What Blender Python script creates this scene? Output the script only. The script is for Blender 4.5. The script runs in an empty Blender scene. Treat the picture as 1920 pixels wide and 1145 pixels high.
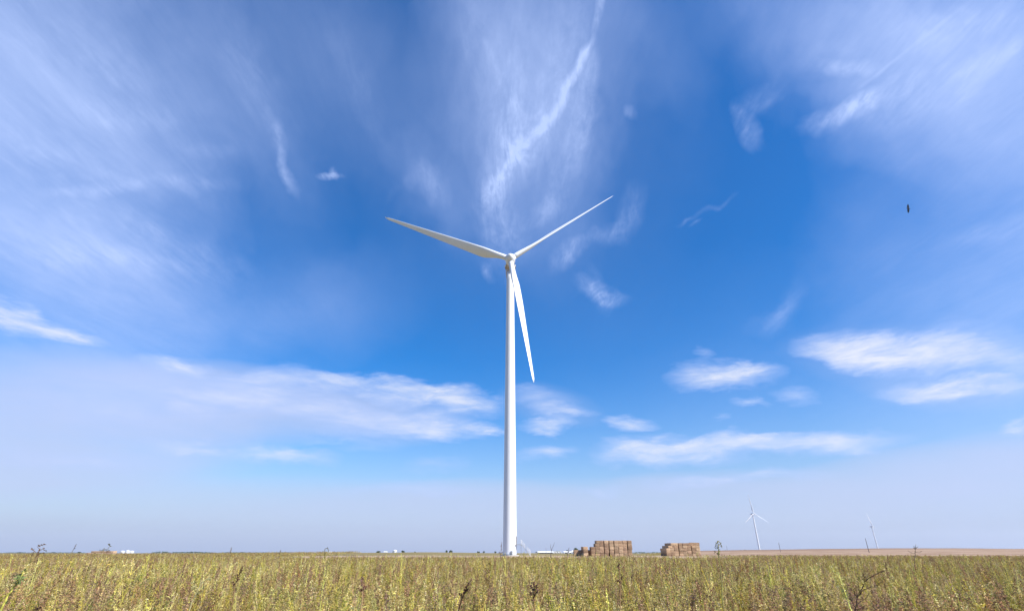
import bpy, math, random
from mathutils import Vector, Matrix, noise
R = math.radians
sc = bpy.context.scene
COL = sc.collection
random.seed(7)

# ------------------------------------------------------------------ camera
F = 946.0; PITCH = math.atan((1036 - 572.5) / F); EYE = 1.65
cam_d = bpy.data.cameras.new("camera"); cam = bpy.data.objects.new("camera", cam_d); COL.objects.link(cam)
cam.location = (0, 0, EYE); cam.rotation_euler = (R(90) + PITCH, 0, 0)
cam_d.sensor_width = 36; cam_d.lens = F / 1920 * 36; cam_d.clip_end = 30000; cam_d.clip_start = 0.05
sc.camera = cam

def ray(px, py):
    """world direction seen at a photo pixel (1920 x 1145)"""
    x = (px - 960) / F; u = (572.5 - py) / F; c, s = math.cos(PITCH), math.sin(PITCH)
    return Vector((x, c - u * s, s + u * c))
def at(px, py, Y):
    d = ray(px, py); return Vector((d.x * Y / d.y, Y, EYE + d.z * Y / d.y))
def el(px, py):
    d = ray(px, py); return d.z / math.hypot(d.x, d.y)
def azel(px, py):
    d = ray(px, py).normalized(); return math.atan2(d.x, d.y), math.asin(d.z)

# ------------------------------------------------------------------ node helper
class NT:
    def __init__(s, nt): s.nt = nt; s.n = nt.nodes; s.l = nt.links
    def new(s, t, **k):
        n = s.n.new(t)
        for a, b in k.items(): setattr(n, a, b)
        return n
    def put(s, sock, v):
        if v is None: return
        if isinstance(v, bpy.types.NodeSocket): s.l.new(v, sock)
        else: sock.default_value = v
    def math(s, op, a, b=None, c=None, clamp=False):
        n = s.new('ShaderNodeMath', operation=op, use_clamp=clamp)
        for i, v in enumerate((a, b, c)):
            s.put(n.inputs[i], v)
        return n.outputs[0]
    def vmath(s, op, a, b=None):
        n = s.new('ShaderNodeVectorMath', operation=op)
        s.put(n.inputs[0], a); s.put(n.inputs[1], b)
        return n.outputs[0]
    def comb(s, x, y, z):
        n = s.new('ShaderNodeCombineXYZ')
        for i, v in enumerate((x, y, z)): s.put(n.inputs[i], v)
        return n.outputs[0]
    def sep(s, v):
        n = s.new('ShaderNodeSeparateXYZ'); s.put(n.inputs[0], v); return n.outputs
    def mapping(s, v, loc=(0,0,0), rot=(0,0,0), scl=(1,1,1), typ='POINT'):
        n = s.new('ShaderNodeMapping', vector_type=typ); s.put(n.inputs[0], v)
        n.inputs[1].default_value = loc; n.inputs[2].default_value = rot; n.inputs[3].default_value = scl
        return n.outputs[0]
    def noise(s, v, scale, detail=4, rough=.55, dist=0.0, color=False, lac=2.0):
        n = s.new('ShaderNodeTexNoise'); s.put(n.inputs['Vector'], v)
        n.inputs['Scale'].default_value = scale; n.inputs['Detail'].default_value = detail
        n.inputs['Roughness'].default_value = rough; n.inputs['Distortion'].default_value = dist
        n.inputs['Lacunarity'].default_value = lac
        return n.outputs['Color' if color else 'Fac']
    def rng(s, v, a, b, c=0.0, d=1.0, smooth=False):
        n = s.new('ShaderNodeMapRange'); n.interpolation_type = 'SMOOTHSTEP' if smooth else 'LINEAR'
        s.put(n.inputs[0], v)
        for i, q in enumerate((a, b, c, d)): n.inputs[i + 1].default_value = q
        return n.outputs[0]
    def mix(s, f, a, b, mode='MIX'):
        n = s.new('ShaderNodeMix', data_type='RGBA', blend_type=mode)
        s.put(n.inputs[0], f)
        for i, v in ((6, a), (7, b)):
            if isinstance(v, (tuple, list)) and len(v) == 3: v = (*v, 1)
            s.put(n.inputs[i], v)
        return n.outputs[2]
    def ramp(s, f, stops):
        n = s.new('ShaderNodeValToRGB'); s.put(n.inputs[0], f); e = n.color_ramp.elements
        while len(e) < len(stops): e.new(.5)
        for q, (p, c) in zip(e, stops): q.position = p; q.color = (*c, 1)
        return n.outputs[0]

# ------------------------------------------------------------------ sky and clouds
SUN_AZ, SUN_EL = 60.0, 44.0                      # azimuth measured from the camera side round to the east
sdir = Vector((math.sin(R(SUN_AZ)) * math.cos(R(SUN_EL)), -math.cos(R(SUN_AZ)) * math.cos(R(SUN_EL)), math.sin(R(SUN_EL))))
w = bpy.data.worlds.new("World"); sc.world = w; w.use_nodes = True
W = NT(w.node_tree); W.n.clear()
out = W.new('ShaderNodeOutputWorld'); bg = W.new('ShaderNodeBackground'); W.l.new(bg.outputs[0], out.inputs[0])
SKY_STRENGTH = 0.10
bg.inputs[1].default_value = SKY_STRENGTH
w.cycles.sampling_method = "MANUAL"; w.cycles.sample_map_resolution = 256
sky = W.new('ShaderNodeTexSky', sky_type='NISHITA', sun_disc=False)
sky.sun_elevation = R(SUN_EL)
sky.sun_rotation = math.atan2(sdir.x, sdir.y)
sky.altitude = 300; sky.air_density = 1.0; sky.dust_density = 0.5; sky.ozone_density = 3.0
hs = W.new('ShaderNodeHueSaturation'); W.l.new(sky.outputs[0], hs.inputs['Color'])
hs.inputs['Hue'].default_value = 0.507; hs.inputs['Saturation'].default_value = 1.50; hs.inputs['Value'].default_value = 1.09
tc = W.new('ShaderNodeTexCoord'); D = tc.outputs['Generated']
dx, dy, dz = W.sep(D)
az = W.math('ARCTAN2', dx, dy); ele = W.math('ARCSINE', dz)
AE = W.comb(az, ele, 0.0)
zc = W.math('MAXIMUM', dz, 0.06)
PL = W.comb(W.math('DIVIDE', dx, zc), W.math('DIVIDE', dy, zc), 0.0)        # the cirrus sheet, a level plane overhead
def warp(v, scale, amp, detail=3, stretch=(1, 1, 1), rough=.55):
    c = W.noise(W.mapping(v, scl=stretch), scale, detail, rough=rough, color=True)
    c = W.vmath('SUBTRACT', c, (0.5, 0.5, 0.5)); c = W.vmath('MULTIPLY', c, (amp, amp, 0))
    return W.vmath('ADD', v, c)
AEs = warp(warp(AE, 5, 0.16), 22, 0.045)                                     # for veils and streaks
AEk = warp(warp(AE, 6, 0.07), 20, 0.026, 3, rough=.55)                         # for the thin streaks
AEl = warp(warp(AE, 6, 0.06, stretch=(.5, 1, 1)), 20, 0.065, 6, stretch=(.4, 1.2, 1), rough=.66)  # for the low banks
def blob(v, x1, y1, x2, y2, hw, s, power=1.0):
    a1, e1 = azel(x1, y1); a2, e2 = azel(x2, y2)
    L = math.hypot(a2 - a1, e2 - e1) / 2
    ang = math.atan2(e2 - e1, a2 - a1) if L > 1e-6 else 0
    xm, ym = (x1 + x2) / 2, (y1 + y2) / 2
    tx, ty = x2 - x1, y2 - y1; n = math.hypot(tx, ty) or 1
    nx, ny = -ty / n, tx / n
    if tx == ty == 0: nx, ny = 0, 1
    a3, e3 = azel(xm + nx * hw, ym + ny * hw); am, em = azel(xm, ym)
    k = math.hypot(a3 - am, e3 - em)
    m = W.mapping(v, loc=(am, em, 0), rot=(0, 0, ang), scl=(L + k, k, 1), typ='TEXTURE')
    g = W.new('ShaderNodeTexGradient', gradient_type='QUADRATIC_SPHERE' if power > 1.5 else 'SPHERICAL'); W.l.new(m, g.inputs[0])
    return g.outputs['Fac'], s
def total(v, blobs, power=1.0):
    acc = None
    for b in blobs:
        g, s = blob(v, *b, power=power)
        acc = W.math('MULTIPLY', g, s) if acc is None else W.math('MULTIPLY_ADD', g, s, acc)
    return acc
VEILS = [(-300,-200,150,480,620,.92),(0,60,420,330,170,.22),(-50,430,360,500,130,.36),(150,300,330,345,60,.14),(250,-100,480,260,330,.34),
         (380,60,540,330,110,.16),(900,-80,975,330,190,.42),(1080,-60,1020,300,150,.30),(980,-120,985,250,330,.22),(560,-60,720,230,150,.24),(780,300,830,380,70,.22),
         (1380,-60,2000,130,300,.55),(1480,60,1700,120,150,.22),(1700,120,1950,260,240,.30),(2050,150,2050,750,560,.50),(1750,500,2000,650,260,.12),
         (1150,30,1250,60,160,.2),(700,560,350,640,150,.20),(300,600,700,560,180,.15),(1430,620,1500,560,30,.14),(0,560,300,700,300,.30),(1200,700,1700,760,300,.12)]
STREAKS = [(1126,-20,1112,90,10,.42),(1112,80,1085,145,10,.45),(1090,140,1058,180,11,.5),(1062,170,1040,200,16,.45),(1045,190,1005,240,11,.5),(1008,235,975,285,13,.5),(978,270,958,310,18,.6),(965,290,935,345,13,.5),(935,335,922,385,20,.38),(1090,40,1040,220,60,.18),(1000,200,940,330,50,.2),(925,365,950,460,56,.32),(1010,230,940,350,50,.25),
           (1112,100,1098,240,24,.28),(1098,180,1075,300,34,.22),(1085,250,1040,400,40,.22),(1040,380,1005,420,22,.25),(985,60,930,330,60,.16),(870,0,960,250,60,.12),(500,215,530,290,20,.25),(520,275,553,365,15,.42),(595,334,642,328,11,.55),(620,316,632,334,9,.5),
           (1195,365,1178,425,30,.28),(1175,425,1110,440,26,.25),(1100,450,1035,500,22,.32),(1085,525,1160,552,26,.42),(1115,515,1135,560,26,.25),(905,492,916,506,14,.3),(1255,415,1300,393,7,.28),(1290,395,1375,363,8,.28),(1280,420,1300,406,5,.28),
           (1515,240,1580,215,28,.42),(1570,218,1640,190,28,.5),(1600,215,1715,155,34,.45),(1395,215,1425,265,28,.4),(1400,200,1450,170,34,.25),(1525,118,1640,130,22,.32),(1640,230,1790,170,50,.22),(1700,80,1900,30,50,.2),(1780,150,1900,100,40,.2),(1170,200,1190,215,12,.3),
           (780,315,830,365,32,.26),(620,60,720,260,40,.1),(200,205,330,220,40,.14),(130,195,250,215,40,.10),(300,330,440,348,22,.18),(200,320,300,350,16,.22),(330,480,460,520,40,.16),(90,355,290,343,18,.24),(200,370,380,480,36,.12),(0,250,160,310,50,.14),(60,60,300,180,60,.1),
           (130,450,330,500,40,.16),(430,60,500,210,44,.12),(0,440,170,500,44,.16),(1440,640,1495,570,22,.2),(1760,470,1950,400,20,.12),(330,255,430,280,18,.14)]
LOW = [(-60,575,120,625,40,.9),(100,620,200,655,22,.6),(290,688,395,696,20,.55),(380,712,560,722,22,.35),(600,705,660,712,18,.4),(300,740,640,762,50,.45),(100,760,420,770,50,.30),
       (470,706,760,728,28,.65),(680,728,800,742,34,.9),(780,736,930,756,36,1.1),(540,780,760,802,34,.65),(730,792,930,812,32,1.1),(880,808,950,812,12,.7),(560,825,700,832,10,.4),
       (270,824,430,838,18,.8),(420,836,630,868,24,.8),(620,845,760,838,14,.3),(-60,855,420,862,26,.3),(620,914,950,918,14,.3),(770,880,870,866,18,.3),
       (965,738,1060,752,22,.4),(1005,766,1110,776,15,.7),(980,797,1078,797,17,.95),(1140,792,1222,792,18,.8),(970,862,1085,846,18,.7),(1080,912,1160,910,10,.35),
       (1135,850,1300,842,36,1.0),(1270,848,1450,840,32,1.0),(1380,838,1680,828,28,.85),(1140,836,1300,838,16,.4),(1270,708,1435,698,38,1.05),(1360,690,1435,680,16,.6),(1310,655,1325,660,16,.35),(1360,757,1445,757,9,.5),(1455,738,1530,745,18,.35),(1330,790,1360,790,8,.3),
       (1512,645,1700,662,44,1.15),(1620,645,1840,668,42,.9),(1560,670,1760,690,26,.6),(1640,737,1950,722,22,.8),(1780,640,1960,690,60,.35),(1190,908,1560,888,16,.55),(1875,812,1940,810,14,.6)]
SHEET = [(-350,800,470,790,150,1.9),(120,755,720,770,85,1.5),(550,765,860,790,55,1.0),(-300,880,560,868,50,.7),(150,712,420,708,26,.35),
         (-300,1000,2200,1000,118,1.7),(1350,960,2200,850,95,1.9),(1120,915,1560,900,34,.9),(600,935,1130,935,40,.8),(-200,900,500,915,40,.6),(960,745,1100,775,40,.3),(1500,660,1900,690,70,.3),(1620,730,1980,735,34,.3)]
fib1 = W.noise(warp(W.mapping(PL, rot=(0, 0, R(4)), scl=(1.0, .30, 1)), 1.2, .8, 2), 3.2, 5, .62)
fib2 = W.noise(warp(W.mapping(PL, rot=(0, 0, R(-6)), scl=(1.3, .35, 1)), 2.0, .5, 2), 9.0, 6, .68)
lown = W.noise(warp(W.mapping(AE, rot=(0, 0, R(-2)), scl=(1, 4.2, 1)), 4, .3, 2), 6.0, 6, .62)
veil = W.math('MULTIPLY', total(AEs, VEILS, 1), W.rng(fib1, .25, .72, .78, 1.10))
fib3 = W.noise(warp(W.mapping(PL, rot=(0, 0, R(2)), scl=(1.5, .45, 1)), 4.0, .22, 3), 26.0, 5, .7)
veil = W.math('MULTIPLY', W.math('MULTIPLY', veil, W.rng(fib2, .3, .7, .93, 1.07)), W.rng(fib3, .3, .7, .94, 1.06))
veil = W.math('ADD', W.math('MULTIPLY', veil, .80), .035)
isof = W.noise(W.mapping(AEk, scl=(1, .8, 1)), 26, 6, .62)
strk = W.math('MULTIPLY', total(AEk, STREAKS), W.math('MULTIPLY', W.rng(fib2, .36, .64, .45, 1.15), W.math('MULTIPLY', W.rng(isof, .32, .66, .55, 1.2), W.rng(fib3, .34, .66, .6, 1.3))))
lo = total(AEl, LOW)
lo = W.math('MULTIPLY', lo, W.rng(lown, .34, .66, .40, 1.25))
lo = W.math('SUBTRACT', 1.0, W.math('EXPONENT', W.math('MULTIPLY', lo, -1.75)))
lo = W.math('MULTIPLY', lo, .92)
lowf = W.noise(warp(W.mapping(AE, rot=(0, 0, R(3)), scl=(1, 4.0, 1)), 9, .16, 2), 17, 6, .64)
lo = W.math('MULTIPLY', lo, W.rng(lowf, .33, .66, .74, 1.06))
AEb = warp(warp(W.mapping(AE), 3, .05, stretch=(.4, 1, 1)), 14, .022, 4, stretch=(.3, 1.4, 1))
bank = W.math('SUBTRACT', 1.0, W.math('EXPONENT', W.math('MULTIPLY', total(AEb, SHEET), -1.5)))
bank = W.math('MULTIPLY', W.math('MULTIPLY', bank, .86), W.rng(lown, .3, .7, .84, 1.08))
# a thin straight contrail
con = total(warp(AE, 40, .004), [(1600,175,1720,80,5,.16),(1690,103,1830,-5,7,.12)])
dens = W.math('ADD', W.math('ADD', veil, strk), W.math('ADD', lo, con))
dens = W.math('MINIMUM', dens, 0.97)
low_air = W.math('MULTIPLY', W.math('EXPONENT', W.math('MULTIPLY', W.math('POWER', W.math('DIVIDE', W.math('MAXIMUM', ele, 0.0), .138), 1.5), -1.0)), .97)
bankc = W.math('MINIMUM', low_air, 0.97)
bank = W.math('MULTIPLY', W.math('MINIMUM', bank, 0.9), W.math('SUBTRACT', 1.0, W.math('POWER', low_air, 5.0)))
K = 1.0 / SKY_STRENGTH / 2 ** 0.75
thin = (0.54 * K, 0.69 * K, 1.12 * K); thick = (0.84 * K, 0.88 * K, 1.02 * K); bankw = (0.57 * K, 0.65 * K, 0.92 * K); hz = (0.41 * K, 0.50 * K, 0.735 * K)
cc = W.mix(W.rng(W.math('ADD', lo, W.math('MULTIPLY', strk, .3)), .2, .72), thin, thick)
skyc = W.mix(bankc, hs.outputs[0], hz)
skyc = W.mix(bank, skyc, bankw)
skyc = W.mix(dens, skyc, cc)
W.l.new(skyc, bg.inputs[0])

sun_d = bpy.data.lights.new("sun", 'SUN'); sun = bpy.data.objects.new("sun", sun_d); COL.objects.link(sun)
sun_d.energy = 4.9; sun_d.angle = R(0.53); sun_d.color = (1.0, 0.95, 0.87)
sun.rotation_euler = (-sdir).to_track_quat('-Z', 'Y').to_euler(); sun.location = sdir * 300
sc.view_settings.view_transform = 'Standard'; sc.view_settings.look = 'None'
sc.view_settings.exposure = 0.75; sc.view_settings.gamma = 1.0
sc.cycles.volume_bounces = 0; sc.cycles.max_bounces = 6; sc.cycles.transparent_max_bounces = 8

# ------------------------------------------------------------------ mesh + object helpers
class MB:
    def __init__(s): s.v = []; s.f = []; s.c = []; s.m = []
    def vert(s, p, c=None): s.v.append(tuple(p)); s.c.append(c or (1, 1, 1)); return len(s.v) - 1
    def face(s, idx, m=0): s.f.append(idx); s.m.append(m)
    def ring(s, c, r, n, ax=None, col=None, ph=0, rx=None):
        ax = (ax or Vector((0, 0, 1))).normalized()
        u = ax.orthogonal().normalized() if abs(ax.z) < .99 else Vector((1, 0, 0)); v = ax.cross(u)
        return [s.vert(Vector(c) + (u * math.cos(ph + 2 * math.pi * i / n) * r + v * math.sin(ph + 2 * math.pi * i / n) * (rx or r)), col) for i in range(n)]
    def bridge(s, a, b, m=0):
        n = len(a)
        for i in range(n): s.face((a[i], a[(i + 1) % n], b[(i + 1) % n], b[i]), m)
    def tube(s, pts, rad, n=8, col=None, cap=True, m=0):
        prev = None; pts = [Vector(p) for p in pts]
        if not isinstance(rad, (list, tuple)): rad = [rad] * len(pts)
        for i, p in enumerate(pts):
            d = (pts[min(i + 1, len(pts) - 1)] - pts[max(i - 1, 0)])
            k = s.ring(p, rad[i], n, d, col)
            if prev: s.bridge(prev, k, m)
            elif cap: s.face(tuple(reversed(k)), m)
            prev = k
        if cap: s.face(tuple(prev), m)
    def box(s, c, size, rot=0, m=0, col=None):
        c = Vector(c); M = Matrix.Rotation(rot, 3, 'Z'); hx, hy, hz_ = [q / 2 for q in size]
        i = [s.vert(c + M @ Vector((x * hx, y * hy, z * hz_)), col) for z in (-1, 1) for x, y in ((-1, -1), (1, -1), (1, 1), (-1, 1))]
        for f in ((3, 2, 1, 0), (4, 5, 6, 7), (0, 1, 5, 4), (1, 2, 6, 5), (2, 3, 7, 6), (3, 0, 4, 7)): s.face(tuple(i[k] for k in f), m)
    def mesh(s, name, mats, smooth=False, col=False):
        me = bpy.data.meshes.new(name); me.from_pydata(s.v, [], s.f)
        if not isinstance(mats, (list, tuple)): mats = [mats]
        for q in mats: me.materials.append(q)
        if any(s.m): me.polygons.foreach_set('material_index', s.m)
        if smooth: me.polygons.foreach_set('use_smooth', [True] * len(s.f))
        if col:
            a = me.color_attributes.new('tint', 'FLOAT_COLOR', 'POINT')
            a.data.foreach_set('color', [q for c in s.c for q in (*c, 1.0)])
        me.update(); return me
    def build(s, name, mats, parent=None, smooth=False, col=False):
        return link(name, s.mesh(name, mats, smooth, col), parent)
def link(name, me, parent=None, loc=None, rz=0):
    o = bpy.data.objects.new(name, me); COL.objects.link(o)
    if parent: o.parent = parent
    if loc is not None: o.location = loc
    o.rotation_euler.z = rz
    return o
def thing(name, label, cat, loc=(0, 0, 0), rz=0, group=None):
    o = link(name, None, None, loc, rz); return tag(o, label, cat, group)
def tag(o, label, cat, group=None, kind=None):
    if label: o['label'] = label
    if cat: o['category'] = cat
    if group: o['group'] = group
    if kind: o['kind'] = kind
    return o

def mat(name, base, rough=.6, var=None, scale=5, spec=.3, bump=0.0, metal=0.0, stretch=(1, 1, 1), detail=5):
    m = bpy.data.materials.new(name); m.use_nodes = True; N = NT(m.node_tree); b = N.n['Principled BSDF']
    b.inputs['Roughness'].default_value = rough; b.inputs['Specular IOR Level'].default_value = spec; b.inputs['Metallic'].default_value = metal
    t = N.new('ShaderNodeTexCoord'); v = N.mapping(t.outputs['Object'], scl=stretch)
    if var:
        f = N.noise(v, scale, detail); f = N.rng(f, .3, .7)
        N.l.new(N.mix(f, base, var), b.inputs['Base Color'])
    else: b.inputs['Base Color'].default_value = (*base, 1)
    if bump:
        bn = N.new('ShaderNodeBump'); bn.inputs['Strength'].default_value = bump; bn.inputs['Distance'].default_value = .05
        N.l.new(N.noise(v, scale * 3, 6), bn.inputs['Height']); N.l.new(bn.outputs[0], b.inputs['Normal'])
    return m

M_white = mat('white_paint', (.72, .745, .78), .38, (.68, .705, .74), .25, .4)
M_grime = mat('grimy_white', (.58, .54, .50), .5, (.36, .27, .20), .9, .3)
M_steel = mat('galvanised_steel', (.34, .35, .36), .45, (.26, .27, .28), 3, .4, metal=.4)
M_rail = mat('white_rail', (.72, .73, .74), .4)
M_conc = mat('concrete', (.55, .53, .50), .85, (.42, .40, .37), 1.5, .2, bump=.4)
M_dark = mat('dark_metal_openings', (.05, .05, .055), .5)
M_redl = mat('lamp_red', (.25, .02, .02), .3)

# ------------------------------------------------------------------ terrain
def sst(a, b, x):
    t = max(0.0, min(1.0, (x - a) / (b - a))); return t * t * (3 - 2 * t)
CREST = [(1180, 1036.2), (1290, 1032.0), (1423, 1030.6), (1560, 1029.0), (1680, 1027.6), (1780, 1027.4), (1920, 1028.4), (2300, 1030)]
CREST = [(azel(px, 1030)[0], el(px, py)) for px, py in CREST]
def crest_el(a):
    if a <= CREST[0][0]: return CREST[0][1] - (CREST[0][0] - a) * .02
    for (a0, e0), (a1, e1) in zip(CREST, CREST[1:]):
        if a <= a1: t = sst(a0, a1, a); return e0 + (e1 - e0) * t
    return CREST[-1][1]
def plat(x, y):        # the raised work area round the big turbine
    return sst(100, 136, y) * (1 - sst(55, 80, x)) * sst(-95, -50, x)
def gh(x, y):
    r = math.hypot(x, y); a = math.atan2(x, y)
    z = .10 * (noise.noise(Vector((x * .07, y * .07, 0)))) * sst(3, 20, r)
    z += .92 * max(plat(x, y), sst(220, 420, r))
    z += 1.25 * math.exp(-((x + 75) / 85) ** 2 - ((y - 330) / 70) ** 2)
    z += 0.5 * noise.noise(Vector((x * .004, y * .004, 3))) * sst(400, 900, r)
    ce = crest_el(a)
    if y > 0:
        zc_ = EYE + ce * 900
        f = sst(215, 900, r) * sst(.20, .31, a)
        z += (zc_ - .92) * f if f > 0 else 0
        if r > 900: z -= (r - 900) * .0008 * sst(.13, .3, a)
    return z
mb = MB(); NA = 420; radii = [0.0]
r = 1.2
while r < 6000: radii.append(r); r *= 1.0325 if r < 700 else 1.07
radii.append(6000)
grid = []
for r in radii:
    row = []
    for i in range(NA):
        # angles packed towards the view direction
        t = i / NA * 2 - 1; a = math.pi * (0.45 * t + 0.55 * t ** 3)
        x, y = r * math.sin(a), r * math.cos(a); z = gh(x, y)
        pn = noise.noise(Vector((x * .09, y * .25, 5))) * 10
        pad = sst(118, 126, y + pn) * (1 - sst(172, 190, y + pn * 1.5)) * sst(-62, -44, x + pn) * (1 - sst(38, 60, x + pn))
        fa = sst(.285, .30, a) * sst(232, 250, r + pn * .6) if y > 0 else 0
        row.append(mb.vert((x, y, z), (pad, fa, 0)))
    grid.append(row)
for j in range(len(grid) - 1):
    for i in range(NA):
        k = (i + 1) % NA
        if j == 0: mb.face((grid[0][0], grid[1][k], grid[1][i])) if i else mb.face((grid[0][0], grid[1][k], grid[1][i]))
        else: mb.face((grid[j][i], grid[j][k], grid[j + 1][k], grid[j + 1][i]))
gm = bpy.data.materials.new('field_soil'); gm.use_nodes = True; N = NT(gm.node_tree); b = N.n['Principled BSDF']
b.inputs['Roughness'].default_value = .95; b.inputs['Specular IOR Level'].default_value = .1
t = N.new('ShaderNodeTexCoord').outputs['Object']
at_ = N.new('ShaderNodeAttribute', attribute_name='tint'); ac = N.new('ShaderNodeSeparateColor'); N.l.new(at_.outputs['Color'], ac.inputs[0])
n1 = N.noise(t, .05, 6, .6); n2 = N.noise(t, 1.3, 6, .7); n3 = N.noise(N.mapping(t, scl=(.02, .12, 1)), 1.0, 6, .6)
field = N.mix(N.rng(n1, .35, .65), (.19, .155, .065), (.26, .21, .105))  # soil toned darker, shadow between the weeds is partly in its colour
field = N.mix(N.rng(n2, .4, .7), field, (.16, .13, .05))
grav = N.mix(N.rng(n2, .35, .65), (.40, .31, .22), (.27, .19, .12))
stub = N.mix(N.rng(n3, .35, .65), (.31, .21, .14), (.22, .145, .095))
stub = N.mix(N.rng(n1, .45, .6), stub, (.35, .25, .175))
c = N.mix(N.rng(N.math('ADD', ac.outputs[0], N.math('MULTIPLY', N.math('SUBTRACT', n2, .5), .8)), .3, .7), field, grav)
sy = N.sep(t)
stub = N.mix(N.rng(N.math('ADD', sy[1], N.math('MULTIPLY', n1, 60.0)), 500, 580), stub, N.mix(n3, (.20, .125, .085), (.25, .17, .11)))
c = N.mix(ac.outputs[1], c, stub)
N.l.new(c, b.inputs['Base Color'])
bn = N.new('ShaderNodeBump'); bn.inputs['Strength'].default_value = .6; bn.inputs['Distance'].default_value = .1
N.l.new(n2, bn.inputs['Height']); N.l.new(bn.outputs[0], b.inputs['Normal'])
tag(mb.build('ground', gm, smooth=True, col=True), 'flat farm field soil with a gravel turbine pad', None, kind='structure')

# ------------------------------------------------------------------ plants
pm = bpy.data.materials.new('plant_tissue'); pm.use_nodes = True; N = NT(pm.node_tree); b = N.n['Principled BSDF']
a_ = N.new('ShaderNodeAttribute', attribute_name='tint').outputs['Color']
oi = N.new('ShaderNodeObjectInfo').outputs['Random']
h = N.new('ShaderNodeHueSaturation'); N.l.new(a_, h.inputs['Color'])
N.l.new(N.rng(oi, 0, 1, .485, .515), h.inputs['Hue']); N.l.new(N.rng(N.math('FRACT', N.math('MULTIPLY', oi, 17.3)), 0, 1, .72, 1.25), h.inputs['Value'])
N.l.new(N.rng(N.math('FRACT', N.math('MULTIPLY', oi, 7.7)), 0, 1, .85, 1.1), h.inputs['Saturation'])
N.l.new(h.outputs[0], b.inputs['Base Color']); b.inputs['Roughness'].default_value = .7; b.inputs['Specular IOR Level'].default_value = .15
tr = N.new('ShaderNodeBsdfTranslucent'); N.l.new(h.outputs[0], tr.inputs[0])
mx = N.new('ShaderNodeMixShader'); mx.inputs[0].default_value = .28
N.l.new(b.outputs[0], mx.inputs[1]); N.l.new(tr.outputs[0], mx.inputs[2]); N.l.new(mx.outputs[0], N.n['Material Output'].inputs[0])

YEL = (.64, .56, .13); OLI = (.42, .35, .10); GRN = (.27, .29, .075); TAN = (.52, .38, .19); BRN = (.36, .225, .12); DBR = (.09, .045, .03); STR = (.66, .55, .27); PAL = (.55, .56, .28)
rnd = random.Random(11)
def jit(c, a=.25):
    k = 1 + rnd.uniform(-a, a); return tuple(q * k * (1 + rnd.uniform(-a, a) * .3) for q in c)
def rv(): return Vector((rnd.gauss(0, 1), rnd.gauss(0, 1), rnd.gauss(0, 1))).normalized()
def ribbon(mb, p, d, L, wd, col, droop=.3, segs=3):
    d = Vector(d).normalized(); s = d.cross(Vector((0, 0, 1)))
    s = (s.normalized() if s.length > .05 else rv().cross(d).normalized())
    s = (Matrix.Rotation(rnd.uniform(-1.2, 1.2), 3, d) @ s)
    prev = None; q = Vector(p)
    for i in range(segs + 1):
        t = i / segs; ww = wd * (1 - t ** 1.5) * (.6 + t) + .0006
        k = (mb.vert(q - s * ww / 2, col), mb.vert(q + s * ww / 2, col))
        if prev: mb.face((prev[0], prev[1], k[1], k[0]))
        prev = k; d = (d + Vector((0, 0, -droop / segs))).normalized(); q = q + d * (L / segs)
def leaf(mb, p, d, L, wd, col):
    d = Vector(d).normalized(); s = d.cross(rv()).normalized(); p = Vector(p)
    i = [mb.vert(p, col), mb.vert(p + d * L * .45 + s * wd / 2, col), mb.vert(p + d * L + Vector((0, 0, -L * .2)), col), mb.vert(p + d * L * .45 - s * wd / 2, col)]
    mb.face(tuple(i))
def curve(p, d, L, bend, n=5, wob=.12):
    pts = [Vector(p)]; d = Vector(d).normalized()
    for _ in range(n):
        d = (d + bend / n + rv() * wob / n * 2).normalized(); pts.append(pts[-1] + d * L / n)
    return pts
def spike(mb, pts, col, rad, dens, lw=.014):
    """a seed head: little scales set thick round a stalk"""
    pts = [Vector(p) for p in pts]; L = sum((b_ - a_).length for a_, b_ in zip(pts, pts[1:]))
    n = max(4, int(L * dens))
    for i in range(n):
        t = (i + rnd.random()) / n * (len(pts) - 1); k = min(int(t), len(pts) - 2); p = pts[k].lerp(pts[k + 1], t - k)
        d = rv(); d.z = abs(d.z) * .8; rr = rad * (1 - .6 * (i / n))
        leaf(mb, p + d * rr * .3, d, rr * rnd.uniform(.8, 1.5) + .006, lw * rnd.uniform(.7, 1.3), jit(col, .35))
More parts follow.
